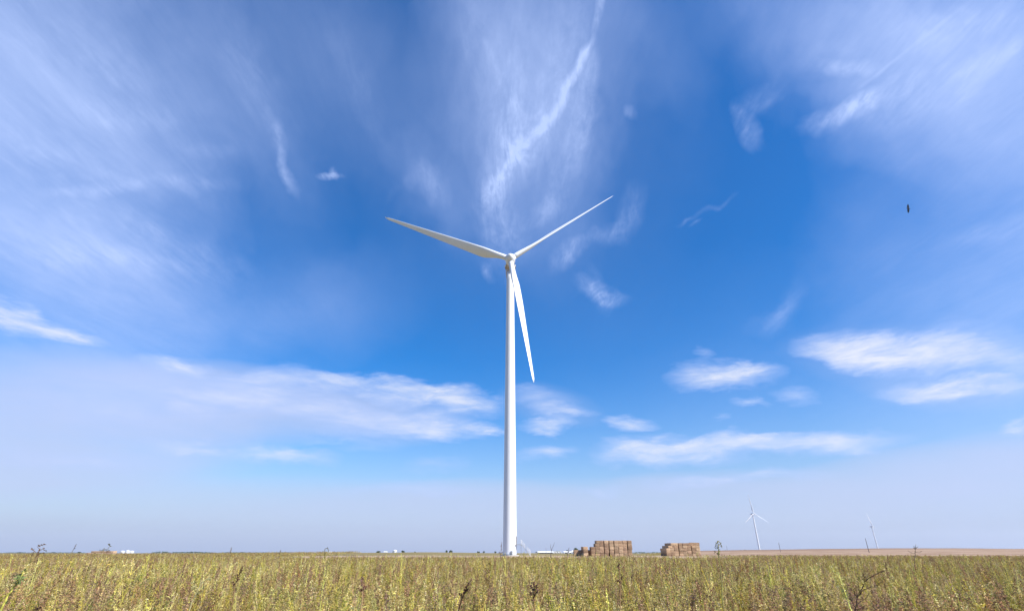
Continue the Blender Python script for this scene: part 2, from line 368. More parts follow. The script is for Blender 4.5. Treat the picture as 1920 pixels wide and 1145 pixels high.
def weed(H=1.0, stem=YEL, lf=OLI, head=TAN, nb=9, spread=.5, leaves=8, headlen=.12, hr=.014, lean=None, sr=.005, ll=.05):
    mb = MB(); lean = lean or Vector((rnd.uniform(-.12, .12), rnd.uniform(-.12, .12), 1))
    st = curve((0, 0, 0), lean, H, Vector((rnd.uniform(-.15, .15), rnd.uniform(-.15, .15), 0)), 7)
    mb.tube(st, [sr * (1 - .75 * i / 7) for i in range(8)], 4, jit(stem), False)
    spike(mb, st[-3:] if headlen > .1 else st[-2:], head, hr * 1.3, 190)
    for i in range(nb):
        t = .25 + .68 * (i + rnd.random()) / nb; k = min(int(t * 7), 6); p = st[k].lerp(st[k + 1], t * 7 - k)
        a = rnd.uniform(0, 6.28); d = Vector((math.cos(a) * spread, math.sin(a) * spread, rnd.uniform(.5, 1.1)))
        L = H * rnd.uniform(.14, .36) * (1.25 - t)
        br = curve(p, d, L, Vector((0, 0, .5)), 3)
        mb.tube(br, [sr * .5, sr * .4, sr * .3, sr * .15], 3, jit(stem), False)
        spike(mb, br[-2:], head, hr, 150)
        for _ in range(max(1, leaves // 3)):
            q = br[rnd.randint(0, 3)]; leaf(mb, q, rv() + Vector((0, 0, .3)), ll * rnd.uniform(.5, 1.2), ll * .22, jit(lf))
    for i in range(leaves * 2):
        t = rnd.uniform(.12, .95); k = min(int(t * 7), 6); p = st[k].lerp(st[k + 1], t * 7 - k)
        a = rnd.uniform(0, 6.28); leaf(mb, p, Vector((math.cos(a), math.sin(a), rnd.uniform(-.3, .7))), ll * rnd.uniform(.6, 1.5), ll * .25, jit(lf))
    return mb
def tuft(H=.8, n=34, col=TAN, col2=OLI, head=TAN, rad=.10, wd=.006):
    mb = MB()
    for i in range(n):
        a = rnd.uniform(0, 6.28); rr = rad * rnd.random(); p = Vector((math.cos(a) * rr, math.sin(a) * rr, 0))
        d = Vector((math.cos(a) * rnd.uniform(.05, .35), math.sin(a) * rnd.uniform(.05, .35), 1)); L = H * rnd.uniform(.55, 1.1)
        c = jit(col if rnd.random() < .5 else col2)
        ribbon(mb, p, d, L, wd * rnd.uniform(.6, 1.3), c, (rnd.uniform(.1, .6) if rnd.random() < .6 else rnd.uniform(.9, 2.2)), 5)
        if rnd.random() < .4:
            q = p + d.normalized() * L * .9; spike(mb, [q, q + Vector((d.x * .08, d.y * .08, .10))], head, .012, 110, .010)
    return mb
src = bpy.data.collections.new('plant_sources')          # never linked to the scene: only what the ground cover draws from
kinds = []
def source(kind, mb):
    nm = 'p%02d' % len(kinds); o = bpy.data.objects.new(nm, mb.mesh(nm, pm, False, True)); src.objects.link(o); kinds.append(kind)
for i in range(3): source('tan', tuft(.78 + .08 * i, 40, TAN, OLI, TAN))
for i in range(3): source('olive', weed(1.0 + .08 * i, YEL, OLI, OLI, 11, .45, 12, .12, .016))
for i in range(3): source('brown', weed(1.02 + .07 * i, BRN, OLI, BRN, 11, .35, 5, .18, .020))
for i in range(2): source('yellow', weed(1.08 + .1 * i, YEL, YEL, STR, 7, .55, 9, .1, .012, sr=.0065))
for i in range(2): source('green', weed(.95 + .1 * i, GRN, GRN, YEL, 12, .6, 22, .1, .010, ll=.05))
for i in range(2): source('dry', weed(.95, STR, TAN, STR, 9, .7, 4, .08, .010))
source('green', tuft(.8, 42, GRN, YEL, OLI, .12, .008)); source('tan', tuft(.6, 46, STR, TAN, STR, .14, .007))
for i in range(2): source('big', weed(1.12 + .08 * i, YEL, OLI, STR, 9, .8, 12, .1, .014, sr=.0085, ll=.05))
for i in range(2): source('big', weed(1.3, (.62,.56,.12), (.52,.46,.13), (.54,.46,.18), 4, .35, 7, .12, .012, sr=.010, ll=.04))
source('big', weed(1.15, BRN, OLI, BRN, 12, .5, 5, .25, .022, sr=.007, ll=.045)); source('big', weed(1.1, YEL, YEL, YEL, 8, .9, 8, .1, .012, sr=.009, ll=.05))
source('big', weed(1.05, STR, TAN, TAN, 10, 1.0, 7, .1, .014, sr=.007, ll=.05))
by = {k: [i for i, q in enumerate(kinds) if q == k] for k in set(kinds)}
pts = []; rots = []; scl = []; idx = []
HALF = 52
DRY = at(368, 1133, 8.2)
def clear(x, y): # places kept free of the tall cover
    return plat(x, y) > .12
def spray(r0, r1, density, sxy, sz):
    area = math.pi * (r1 * r1 - r0 * r0) * (2 * HALF / 360)
    for _ in range(int(area * density)):
        rr = math.sqrt(rnd.uniform(r0 * r0, r1 * r1)); a = R(rnd.uniform(-HALF, HALF)); x, y = rr * math.sin(a), rr * math.cos(a)
        if clear(x, y) and rnd.random() > 0.0: continue
        if a > .29 and rr > 232 + 8 * noise.noise(Vector((x * .05, y * .05, 0))): continue
        s_ = max(.35, rr / 60)
        n_a = noise.noise(Vector((x * .22, y * .22, 1))) + .5 * noise.noise(Vector((x * .9, y * .9, 4)))
        n_b = noise.noise(Vector((x * .16, y * .16, 9))) + .5 * noise.noise(Vector((x * .7, y * .7, 7)))
        wts = {'tan': 2.6, 'olive': 3.0, 'brown': max(.3, 2.7 + 9 * n_a), 'yellow': max(.1, .9 + 2.5 * n_b), 'green': max(.1, .8 + 5 * n_b), 'dry': max(.15, .8 - 2.5 * n_b)}
        if rr > 40: wts['brown'] += 1.8; wts['tan'] += 1.4
        if rr < 30: wts['big'] = 1.1
        k = rnd.choices(list(wts), list(wts.values()))[0]
        hgt = 1 + .26 * noise.noise(Vector((x * .12, y * .12, 20)))
        z = rnd.gauss(.86, .15) * sz * hgt * (1.22 - .24 * sst(20, 70, rr))
        if math.hypot(x - DRY.x, y - DRY.y) < 1.7 + .8 * noise.noise(Vector((x * 1.3, y * 1.3, 0))): k = 'dry' if rnd.random() < .8 else 'tan'; z *= .62
        if rnd.random() < .012: z *= 1.25
        z = min(z, 1.02 if rr < 6.5 else 1.15 if rr < 14 else 1.3)
        pts.append((x, y, gh(x, y) - .02)); tl = .16 if rr < 40 else .08
        rots.append((rnd.gauss(0, tl), rnd.gauss(0, tl), rnd.uniform(0, 6.28)))
        q = sxy * rnd.uniform(.8, 1.25); scl.append((q * z ** .5, q * z ** .5, z)); idx.append(rnd.choice(by[k]))
spray(2.6, 7, 30, .95, .96); spray(7, 16, 30, 1.0, 1.0); spray(16, 40, 15, 1.15, 1.0); spray(40, 110, 4.2, 1.9, 1.0); spray(110, 330, .8, 3.6, .95)
def cover(name, label, pts, rots, scl, idx):
    me = bpy.data.meshes.new(name); me.from_pydata(pts, [], [])
    for nm, ty, dat in (('rot', 'FLOAT_VECTOR', rots), ('scl', 'FLOAT_VECTOR', scl), ('idx', 'INT', idx)):
        at2 = me.attributes.new(nm, ty, 'POINT')
        if ty == 'INT': at2.data.foreach_set('value', dat)
        else: at2.data.foreach_set('vector', [q for v in dat for q in v])
    o = link(name, me); tag(o, label, None, kind='stuff')
    ng = bpy.data.node_groups.new(name + '_nodes', 'GeometryNodeTree')
    ng.interface.new_socket('Geometry', in_out='INPUT', socket_type='NodeSocketGeometry'); ng.interface.new_socket('Geometry', in_out='OUTPUT', socket_type='NodeSocketGeometry')
    gi = ng.nodes.new('NodeGroupInput'); go = ng.nodes.new('NodeGroupOutput'); ip = ng.nodes.new('GeometryNodeInstanceOnPoints')
    ci = ng.nodes.new('GeometryNodeCollectionInfo'); ci.inputs['Collection'].default_value = src; ci.inputs['Separate Children'].default_value = True; ci.inputs['Reset Children'].default_value = True
    def na(nm, ty):
        n = ng.nodes.new('GeometryNodeInputNamedAttribute'); n.data_type = ty; n.inputs['Name'].default_value = nm; return n.outputs['Attribute']
    L = ng.links.new
    L(gi.outputs[0], ip.inputs['Points']); L(ci.outputs[0], ip.inputs['Instance']); ip.inputs['Pick Instance'].default_value = True
    L(na('idx', 'INT'), ip.inputs['Instance Index']); L(na('rot', 'FLOAT_VECTOR'), ip.inputs['Rotation']); L(na('scl', 'FLOAT_VECTOR'), ip.inputs['Scale'])
    L(ip.outputs[0], go.inputs[0])
    md = o.modifiers.new('cover', 'NODES'); md.node_group = ng
    return o
cover('weeds', 'dense waist-high olive, yellow and brown weeds and grasses filling the field', pts, rots, scl, idx)
# short trampled growth round the work area
pts, rots, scl, idx = [], [], [], []
for _ in range(9000):
    x = rnd.uniform(-100, 85); y = rnd.uniform(98, 200)
    pn = noise.noise(Vector((x * .09, y * .25, 5))) * 10
    if plat(x, y) < .08: continue
    onpad = 120 < y + pn < 180 and -55 < x + pn < 52
    if onpad and rnd.random() < .9: continue
    if abs(x) < 4 and 140 < y < 158: continue
    z = rnd.uniform(.22, .5) * (1 - .55 * plat(x, y)); pts.append((x, y, gh(x, y) - .02)); rots.append((0, 0, rnd.uniform(0, 6.28))); scl.append((1.7, 1.7, z)); idx.append(rnd.randrange(len(kinds)))
cover('short_grass', 'low olive grass and weeds round the gravel pad', pts, rots, scl, idx)

# ------------------------------------------------------------------ wind turbines
def airfoil(chord, th, n=14):
    pts_ = []
    for i in range(n):
        a = 2 * math.pi * i / n; x = (1 - math.cos(a)) / 2           # 0 leading .. 1 trailing
        y = (1 if a < math.pi else -1) * th * (1.48 * math.sqrt(max(x, 0)) - .63 * x - 1.76 * x * x + 1.42 * x ** 3 - .51 * x ** 4) * (1.0 if a < math.pi else .75)
        pts_.append((x * chord - chord * .3, y * chord))
    return pts_
def blade_mb(L, pitch, sweep=0):
    """blade along +Z, trailing edge to +X, upwind -Y"""
    mb = MB(); prev = None; secs = 34; n = 20
    for s in range(secs + 1):
        t = s / secs; z = L * t
        rootr = .92 * L / 48
        k = sst(.03, .19, t)
        ch = (3.6 * L / 48) * (1 - ((t - .20) / .80) ** .92 * .80 if t > .2 else 1)
        if t > .955: ch *= max(.10, math.sqrt(max(0, 1 - ((t - .955) / .046) ** 2)))
        th = .42 - .24 * sst(.12, .35, t) - .05 * sst(.35, 1, t)
        tw = pitch + R(14) * (1 - sst(0, .45, t)) - R(2) * t
        af = airfoil(ch, th, n)
        ring = []
        for i, (x, y) in enumerate(af):
            a = 2 * math.pi * i / n
            cx, cy = -math.cos(a) * rootr, math.sin(a) * rootr
            X = cx * (1 - k) + x * k; Y = cy * (1 - k) + y * k
            c_, s_ = math.cos(tw), math.sin(tw)
            ring.append(mb.vert((-(X * c_ - Y * s_), X * s_ + Y * c_, z)))
        if prev: mb.bridge(ring, prev)
        else: mb.face(tuple(ring))
        prev = ring
    mb.face(tuple(reversed(prev))); return mb
def turbine(loc, H, RR, base_r, top_r, yaw, azimuth, label, tilt=R(9.0), cone=(R(1.9), R(3.85), R(1.24)), pitch=R(40), detail=True, over=4.4):
    g = 'white wind turbines standing in the fields'
    T = thing('wind_turbine', label, 'wind turbine', loc, yaw, g)
    nseg = 64 if detail else 20
    mb = MB(); prev = None
    zs = [0, .25 * H, .26 * H, .55 * H, .56 * H, .8 * H, H - 2.2]
    for z in [i / 24 * (H - 2.1) for i in range(25)]:
        rr = base_r + (top_r - base_r) * (z / H) ** 1.12
        k = mb.ring((0, 0, z), rr, nseg)
        if prev: mb.bridge(prev, k)
        prev = k
    mb.face(tuple(prev)); tw = mb.build('tower', M_white, T, smooth=True)
    hub = Vector((0, -over, H)); ax = Vector((0, -math.cos(tilt), math.sin(tilt)))
    Mt = Matrix.Rotation(-tilt, 4, 'X')          # local frame: -Y is the rotor axis
    def place(o, off=(0, 0, 0)): o.matrix_local = Matrix.Translation(hub) @ Mt @ Matrix.Translation(Vector(off))
    # nacelle: rounded box behind the hub
    mb = MB(); prev = None; S = H / 90
    prof = [(1.3, 1.15), (1.5, 1.5), (2.2, 1.68), (4.5, 1.80), (8.5, 1.78), (10.4, 1.6), (11.0, 1.25)]
    for y, rr in prof:
        ring = []
        for i in range(24):
            a = 2 * math.pi * i / 24; cx, cz = math.cos(a), math.sin(a)
            p = 4.0; q = (abs(cx) ** p + abs(cz) ** p) ** (-1 / p)
            ring.append(mb.vert((cx * q * rr * .88 * S, y * S, (cz * q * rr * .92 + .12) * S)))
        if prev: mb.bridge(prev, ring)
        else: mb.face(tuple(ring))
        prev = ring
    mb.face(tuple(reversed(prev))); nac = mb.build('nacelle', M_grime if detail else M_white, T, smooth=True); place(nac)
    # yaw collar
    mb = MB(); mb.tube([(0, 0, H - 2.6), (0, 0, H - 1.5)], top_r * 1.10, 32); mb.build('yaw_collar', M_grime if detail else M_white, T, smooth=False)
    if detail:
        for z, rr in ((.30 * H, 0), (.62 * H, 0)):
            mb = MB(); q = base_r + (top_r - base_r) * (z / H) ** 1.12; mb.tube([(0, 0, z - .06), (0, 0, z + .06)], q + .018, 64); mb.build('flange', M_white, tw)
        for sx in (-1, 1):
            mb = MB(); mb.box((sx * 1.66 * S, 3.6 * S, -.7 * S), (.3, 1.2, .8)); v = mb.build('vent', M_steel, nac)
            mb = MB(); mb.box((sx * 1.70 * S, 2.4 * S, -1.05 * S), (.34, .5, .5)); v = mb.build('vent', M_white, nac)
        mb = MB(); mb.tube([(0, 9 * S, 1.8 * S), (0, 9 * S, 3.4 * S)], .04, 6); mb.tube([(-.5, 9 * S, 3.3 * S), (.5, 9 * S, 3.3 * S)], .03, 6); mb.build('wind_sensor', M_steel, nac)
    # spinner
    mb = MB(); prev = None
    for y, rr in [(1.75, 1.50), (1.3, 1.62), (.5, 1.68), (-.5, 1.60), (-1.2, 1.36), (-1.8, .95), (-2.15, .5), (-2.3, .12)]:
        k = mb.ring((0, y * S, 0), rr * S, 32, Vector((0, -1, 0)))
        if prev: mb.bridge(prev, k)
        else: mb.face(tuple(reversed(k)))
        prev = k
    mb.face(tuple(prev)); sp = mb.build('rotor_hub', M_white, T, smooth=True); place(sp)
    bm_me = blade_mb(RR - 1.2 * S, pitch).mesh('blade', M_white, True)
    cuff = MB(); cuff.tube([(0, 0, 0), (0, 0, .9 * S), (0, 0, .9 * S)], [1.12 * S, 1.06 * S, .95 * S], 28); cuff_me = cuff.mesh('blade_collar', M_white, True)
    for k in range(3):
        a = azimuth + k * 2 * math.pi / 3             # angle from +X counter-clockwise seen from the front
        Mb = Matrix.Translation(hub) @ Mt @ Matrix.Rotation(math.pi / 2 - a, 4, 'Y') @ Matrix.Rotation(cone[k], 4, 'X')
        o = link('blade', bm_me, T); o.matrix_local = Mb @ Matrix.Translation((0, 0, 1.2 * S))
        o2 = link('blade_collar', cuff_me, T); o2.matrix_local = Mb @ Matrix.Translation((0, 0, .75 * S))
    return T
# big turbine
HUBD = 147.0; hubp = at(957.4, 485.5, HUBD); over = 4.4
tz = gh(hubp.x, HUBD + over)
H = hubp.z - tz
AZ1 = R(21.9)   # blade angles 21.9, 141.9, 261.9 in the mirrored fit
big = turbine((hubp.x - .12, HUBD + over, tz), H, .3297 * HUBD, 1.86, 1.22, 0, R(180 - 22.09), 'tall white wind turbine with a stair at its foot, nearest of the three')
# base ring and stair
mb = MB(); mb.tube([(0, 0, -.5), (0, 0, .22)], 2.6, 48); mb.build('foundation', M_conc, big)
mb = MB(); mb.tube([(0, 0, .2), (0, 0, .42)], 1.98, 64); mb.build('base_flange', M_steel, big)
mb = MB(); dxx = 1.78; DH = 2.75; PX = dxx + 1.35; SX = PX + 2.35
y0 = -.85
for yy in (y0 - .45, y0 + .45):
    mb.tube([(dxx - .2, yy, DH), (PX, yy, DH), (SX, yy, .12)], .07, 6)
mb.box(((dxx + PX) / 2 - .1, y0, DH + .02), (PX - dxx + .2, .86, .05))
for xx in (PX - .1,):
    for yy in (y0 - .45, y0 + .45): mb.tube([(xx, yy, 0), (xx, yy, DH)], .05, 6)
st = mb.build('staircase', M_steel, big)
for i in range(11):
    t = (i + .5) / 11; m2 = MB(); m2.box((PX + (SX - PX) * t, y0, DH * (1 - t) + .1), (.26, .84, .04)); m2.build('step', M_steel, st)
for yy in (y0 - .45, y0 + .45):
    m2 = MB()
    for dz in (1.02, .55): m2.tube([(PX - .25, yy, DH + dz), (PX + .05, yy, DH + dz), (SX + .1, yy, .12 + dz)], .05, 6)
    for t in (0, .33, .66, 1): m2.tube([(PX + (SX - PX) * t, yy, DH * (1 - t)), (PX + (SX - PX) * t, yy, DH * (1 - t) + 1.05)], .035, 6)
    m2.build('handrail', M_rail, st)
m2 = MB(); m2.box((1.80, -.55, DH + 1.05), (.10, .85, 2.0)); m2.build('door', M_grime, big)
m2 = MB(); m2.box((.5, -1.95, .85), (.5, .28, .7)); m2.build('junction_box', M_steel, big)

def far_turbine(px, py, yhub, yaw, azim, label, RR=46, dist=None):
    e = el(px, py); d = ray(px, py); d2 = Vector((d.x, d.y, 0)).normalized(); D_ = dist; hp = d2 * D_
    gz = gh(hp.x, hp.y); Hh = EYE + e * D_ - gz
    return turbine((hp.x, hp.y, gz), Hh, RR, 1.95, 1.3, yaw, azim, label, detail=False, over=4.0)
far_turbine(1411, 962, 0, R(20), R(90 + 1), 'white wind turbine beyond the tan stubble field, its top blade pointing straight up', 45, 1500)
far_turbine(1634, 986, 0, R(38), R(100), 'faint white wind turbine farthest away, seen almost edge-on beside a dark pole', 45, 2350)

# ------------------------------------------------------------------ straw bales
bmats = []
for i, (c1, c2) in enumerate([((.50, .345, .22), (.33, .215, .135)), ((.56, .40, .26), (.38, .26, .165)), ((.45, .30, .195), (.29, .185, .12))]):
    m = bpy.data.materials.new('straw'); m.use_nodes = True; N = NT(m.node_tree); b = N.n['Principled BSDF']; b.inputs['Roughness'].default_value = .9; b.inputs['Specular IOR Level'].default_value = .1
    t = N.new('ShaderNodeTexCoord').outputs['Object']; oi = N.new('ShaderNodeObjectInfo').outputs['Random']
    off = N.vmath('ADD', t, N.comb(N.math('MULTIPLY', oi, 31.0), N.math('MULTIPLY', oi, 17.0), 0.0))
    n1 = N.noise(N.mapping(off, scl=(1, 1, 2.5)), 2.2, 6, .7); n2 = N.noise(N.mapping(off, scl=(1, .3, 4)), 9, 5, .7)
    cc_ = N.mix(N.rng(n1, .35, .65), c1, c2); cc_ = N.mix(N.rng(n2, .48, .68), cc_, tuple(q * .42 for q in c2))
    h = N.new('ShaderNodeHueSaturation'); N.l.new(cc_, h.inputs['Color']); N.l.new(N.rng(oi, 0, 1, .70, 1.26), h.inputs['Value'])
    N.l.new(h.outputs[0], b.inputs['Base Color'])
    bn = N.new('ShaderNodeBump'); bn.inputs['Strength'].default_value = .8; bn.inputs['Distance'].default_value = .05; N.l.new(n2, bn.inputs['Height']); N.l.new(bn.outputs[0], b.inputs['Normal'])
    bmats.append(m)
BW, BH, BL = 1.12, .70, 2.40
def bale_mesh(seed, m):
    """a bulging square bale, subdivided faces pushed in along the twine lines"""
    rr = random.Random(seed); mb = MB(); nx, ny, nz = 4, 12, 4; ids = {}
    def vid(i, j, k):
        if (i, j, k) in ids: return ids[(i, j, k)]
        x, y, z = (i / nx - .5) * BW, (j / ny - .5) * BL, k / nz * BH
        ex = (i in (0, nx)) + (j in (0, ny)) + (k in (0, nz))
        s = 1 - .018 * (ex - 1)
        groove = .985 if j % 2 else 1.0
        v = Vector((x * s * groove, y * (s if ex > 1 else 1), (z - BH / 2) * s + BH / 2)) + Vector((rr.uniform(-1, 1), rr.uniform(-1, 1), rr.uniform(-1, 1))) * .016
        ids[(i, j, k)] = mb.vert(v); return ids[(i, j, k)]
    for i in range(nx):
        for j in range(ny): mb.face((vid(i, j, 0), vid(i, j + 1, 0), vid(i + 1, j + 1, 0), vid(i + 1, j, 0))); mb.face((vid(i, j, nz), vid(i + 1, j, nz), vid(i + 1, j + 1, nz), vid(i, j + 1, nz)))
    for i in range(nx):
        for k in range(nz): mb.face((vid(i, 0, k), vid(i + 1, 0, k), vid(i + 1, 0, k + 1), vid(i, 0, k + 1))); mb.face((vid(i, ny, k), vid(i, ny, k + 1), vid(i + 1, ny, k + 1), vid(i + 1, ny, k)))
    for j in range(ny):
        for k in range(nz): mb.face((vid(0, j, k), vid(0, j, k + 1), vid(0, j + 1, k + 1), vid(0, j + 1, k))); mb.face((vid(nx, j, k), vid(nx, j + 1, k), vid(nx, j + 1, k + 1), vid(nx, j, k + 1)))
    return mb.mesh('straw_bale', m)
bale_me = [bale_mesh(s, bmats[s % 3]) for s in range(6)]
ORD = ['first', 'second', 'third', 'fourth', 'fifth', 'sixth', 'seventh', 'eighth', 'ninth', 'tenth', 'eleventh', 'twelfth']
TIER = ['ground', 'second', 'third', 'fourth', 'top']
def bale(p, rz, label, group=None, long_x=False):
    o = link('straw_bale', rnd.choice(bale_me), None, p, rz + (math.pi / 2 if long_x else 0)); tag(o, label, 'straw bale', group)
    o.rotation_euler.x = rnd.uniform(-.012, .012); o.rotation_euler.y = rnd.uniform(-.012, .012)
    return o
def stack(px, px1, Y, rz, ncol, tiers, stackname, group, zs=1.0, gaps={}):
    """tiers: (first column, last column, shift of the first one) from the ground up; gaps: behind which column a gap runs, from which tier on"""
    M = Matrix.Rotation(rz, 3, 'Z'); ox = at(px, 1036, Y).x; ppm = F / (Y * math.cos(PITCH))
    gz = gh(ox + 4, Y + 1); GAP = .20; bw = ((px1 - px) / ppm - GAP * len(gaps)) / ncol
    for row in (0, 1):
        for k, (c0, c1, sh) in enumerate(tiers):
            for i in range(c0, c1 + 1):
                x = i * bw + GAP * sum(1 for q in gaps if q < i)
                if i - 1 in gaps and k < gaps[i - 1]: x -= GAP * .5
                x += sh if i == c0 else 0
                off = Vector((x + bw / 2 + rnd.uniform(-.012, .012) + (.5 * bw if row else 0), row * (BL + .05) + BL / 2 + rnd.uniform(-.07, .05), k * (BH + .005) * zs))
                if row and i == c1: continue
                p = Vector((ox, Y, 0)) + M @ off; p.z = gz + off.z
                o = bale(p, rz + rnd.uniform(-.01, .01), '%s bale from the stepped end, %s row, %s tier of the %s' % (ORD[i - c0], 'front' if row == 0 else 'rear', TIER[k], stackname), group)
                o.scale = ((bw - .01) / BW, 1, zs)
stack(1109, 1187, 138, R(2), 9, [(0, 8, 0), (0, 8, 0), (0, 8, 0), (1, 8, 0), (1, 8, .35)], 'taller straw stack', 'square straw bales in the taller stack', gaps={3: 0, 2: 1, 4: 3, 7: 2})
stack(1250, 1318, 139, R(9), 8, [(0, 7, 0), (0, 7, 0), (0, 7, 0), (0, 7, .6), (1, 5, .25)], 'lower straw stack', 'square straw bales in the lower stack', zs=.84, gaps={2: 0, 5: 1})
q = at(1308, 1036, 139); bale((q.x + .2, 141.4, gh(q.x, 140) + 4 * .705 * .84), R(4), 'shaded crosswise bale on the top corner of the lower straw stack', None, True)
q = at(1094, 1036, 137.5); gq = gh(q.x, 138)
for k in range(3): bale((q.x + .35, 138, gq + k * (BH + .005)), R(8), '%s straw bale of the narrow pillar beside the dark gap' % ['lowest', 'middle', 'topmost'][k], 'bales of the narrow pillar')
for k in range(2): bale((q.x - 1.0, 139.6, gq + k * (BH + .005)), R(6), '%s of two shaded bales standing against the narrow pillar' % ['lower', 'upper'][k], 'shaded bales by the narrow pillar', True)
for k in range(2): bale((q.x + 1.75, 140.8, gq + k * (BH + .005)), R(4), '%s of two bales deep in the dark gap beside the taller stack' % ['lower', 'upper'][k], 'bales in the dark gap')
# long low row far off
for i in range(11):
    q = at(167 + 4.6 * i, 1036, 255); n = 2 if i > 1 else 1
    for k in range(n): bale((q.x, 255, gh(q.x, 255) + .55 + k * BH), 0, '%s bale in the %s layer of the long low row far across the weeds' % (ORD[i], ['lower', 'upper'][k]), 'bales in the long low row')

# ------------------------------------------------------------------ distant trees
M_leaf = mat('tree_leaves', (.055, .085, .03), .8, (.035, .055, .022), .3, .1)
M_bark = mat('bark', (.09, .07, .05), .9)
def crown_mb(Wd, Hh, n, seed):
    rr = random.Random(seed); mb = MB(); lobes = [(rr.uniform(-.32, .32) * Wd, rr.uniform(-.3, .3) * Wd, Hh * rr.uniform(.35, .8), Wd * rr.uniform(.18, .3)) for _ in range(9)]
    for _ in range(n):
        lx, ly, lz, lr = rr.choice(lobes); d = Vector((rr.gauss(0, 1), rr.gauss(0, 1), rr.gauss(0, 1))).normalized()
        c = Vector((lx, ly, lz)) + d * lr * rr.uniform(.6, 1.1); s = Wd * rr.uniform(.03, .07)
        u = Vector((rr.gauss(0, 1), rr.gauss(0, 1), rr.gauss(0, 1))).normalized(); v = u.cross(d).normalized()
        mb.face(tuple(mb.vert(c + u * a * s + v * b_ * s) for a, b_ in ((-1, -1), (1, -.8), (.9, 1), (-.8, .9))))
    return mb
crown_me = [crown_mb(9, 8, 420, s).mesh('crown', M_leaf) for s in range(4)]
tk = MB(); tk.tube([(0, 0, -.5), (0.1, 0, 2), (0, .1, 4.5)], [.35, .26, .12], 7); tk.tube([(.1, 0, 2), (1.6, .3, 4.4)], [.18, .06], 5); tk.tube([(.1, 0, 2.2), (-1.5, -.3, 4.8)], [.16, .06], 5)
trunk_me = tk.mesh('trunk', M_bark)
def tree(px, ytop, Y, wpx, label):
    d = at(px, 1036, Y); z = gh(d.x, Y); top = at(px, ytop, Y).z; hh = max(2.0, top - z); ww = wpx / F * Y * math.cos(PITCH)
    T = thing('tree', label, 'tree', (d.x, Y, z), rnd.uniform(0, 6), 'trees along the horizon'); s = hh / 8; sw = ww / 9
    a = link('trunk', trunk_me, T); a.scale = (s, s, s); b_ = link('crown', rnd.choice(crown_me), T); b_.scale = (sw, sw, s * .98)
for px, yt, Y, wp, lb in [
    (1081, 1026.5, 900, 9, 'round green tree behind the white gabled shed'), (1064, 1030.5, 980, 5, 'small tree between the long white roof and the gabled shed'),
    (756, 1031, 800, 7, 'dark round tree beside the white domed bin'), (709, 1032.2, 820, 8, 'low broad tree before the small white box'), (837, 1030.4, 760, 5, 'spiky small tree standing at the middle of the bare horizon'),
    (845, 1030.2, 780, 6, 'rounded bushy tree close beside the spiky small tree'), (897, 1033, 900, 7, 'flat-topped low tree in the pair nearer the big tower'), (907, 1032.6, 900, 5, 'smaller rounded tree in the pair nearer the big tower'),
    (929, 1033, 820, 5, 'low tree farthest along toward the big tower, on its shaded side'), (778, 1033.2, 900, 3, 'tiny tree alone on the olive crest'), (611, 1033.5, 900, 4, 'tiny tree by the arched weed'),
    (1360, 1030.4, 1500, 6, 'low tree on the skyline beside the tall leafy weed'), (1380, 1030.8, 1500, 12, 'wide low tree on the skyline between stacks and second turbine'), (1398, 1029.8, 1500, 5, 'small rounded tree nearest the second turbine foot'),
    (1390, 1030, 1520, 4, 'small tree just beside the second turbine, slightly behind'), (1008, 1033, 1200, 10, 'low dark tree above the start of the long white roof'), (1030, 1032.2, 1250, 14, 'broad dark tree above the long white roof'),
    (1046, 1031.8, 1250, 10, 'dark tree above the parked white trailers'), (36, 1034.5, 900, 5, 'tiny tree on the skyline past the far bale row'), (148, 1033.5, 900, 5, 'small tree near the far end of the low bale row'), (100, 1034.6, 900, 8, 'low tree behind the curling dried weeds')]:
    tree(px, yt, Y, wp, lb)
# far woods as one mass each
def woods(name, label, x0, x1, ytop, Y, seed, dens=1.0):
    rr = random.Random(seed); mb = MB(); a = at(x0, 1036, Y).x; b_ = at(x1, 1036, Y).x; n = int(abs(b_ - a) / 2.2 * dens)
    for i in range(n):
        x = rr.uniform(a, b_); yy = Y + rr.uniform(-25, 25); t = (x - a) / (b_ - a)
        env = .55 + .45 * noise.noise(Vector((x * .02, seed, 0))) + .25 * noise.noise(Vector((x * .11, seed, 5)))
        env *= min(1, t * 6 + .3) * min(1, (1 - t) * 6 + .3)
        top = (at(960, ytop, Y).z - gh(x, Y)) * max(.25, min(1.1, env)); zb = gh(x, Y)
        for _ in range(7):
            c = Vector((x + rr.uniform(-3, 3), yy + rr.uniform(-3, 3), zb + top * rr.uniform(.1, 1))); s = rr.uniform(.8, 1.7)
            u = Vector((rr.gauss(0, 1), rr.gauss(0, 1), rr.gauss(0, 1))).normalized(); v = u.orthogonal().normalized()
            mb.face(tuple(mb.vert(c + u * p * s + v * q * s) for p, q in ((-1, -1), (1, -.8), (.9, 1), (-.8, .9))))
    tag(mb.build(name, M_leaf), label, None, kind='stuff')
woods('far_woods', 'dark bluish line of woods on the horizon past the grain bins', 284, 400, 1032.2, 2600, 1)
woods('far_woods', 'paler thin line of woods on the horizon', 396, 560, 1033.6, 3300, 2)
woods('far_woods', 'low woods on the horizon between the two straw stacks', 1186, 1240, 1032.6, 3000, 3)
woods('far_woods', 'thin line of woods behind the low bale row', 0, 160, 1034.3, 3400, 4)

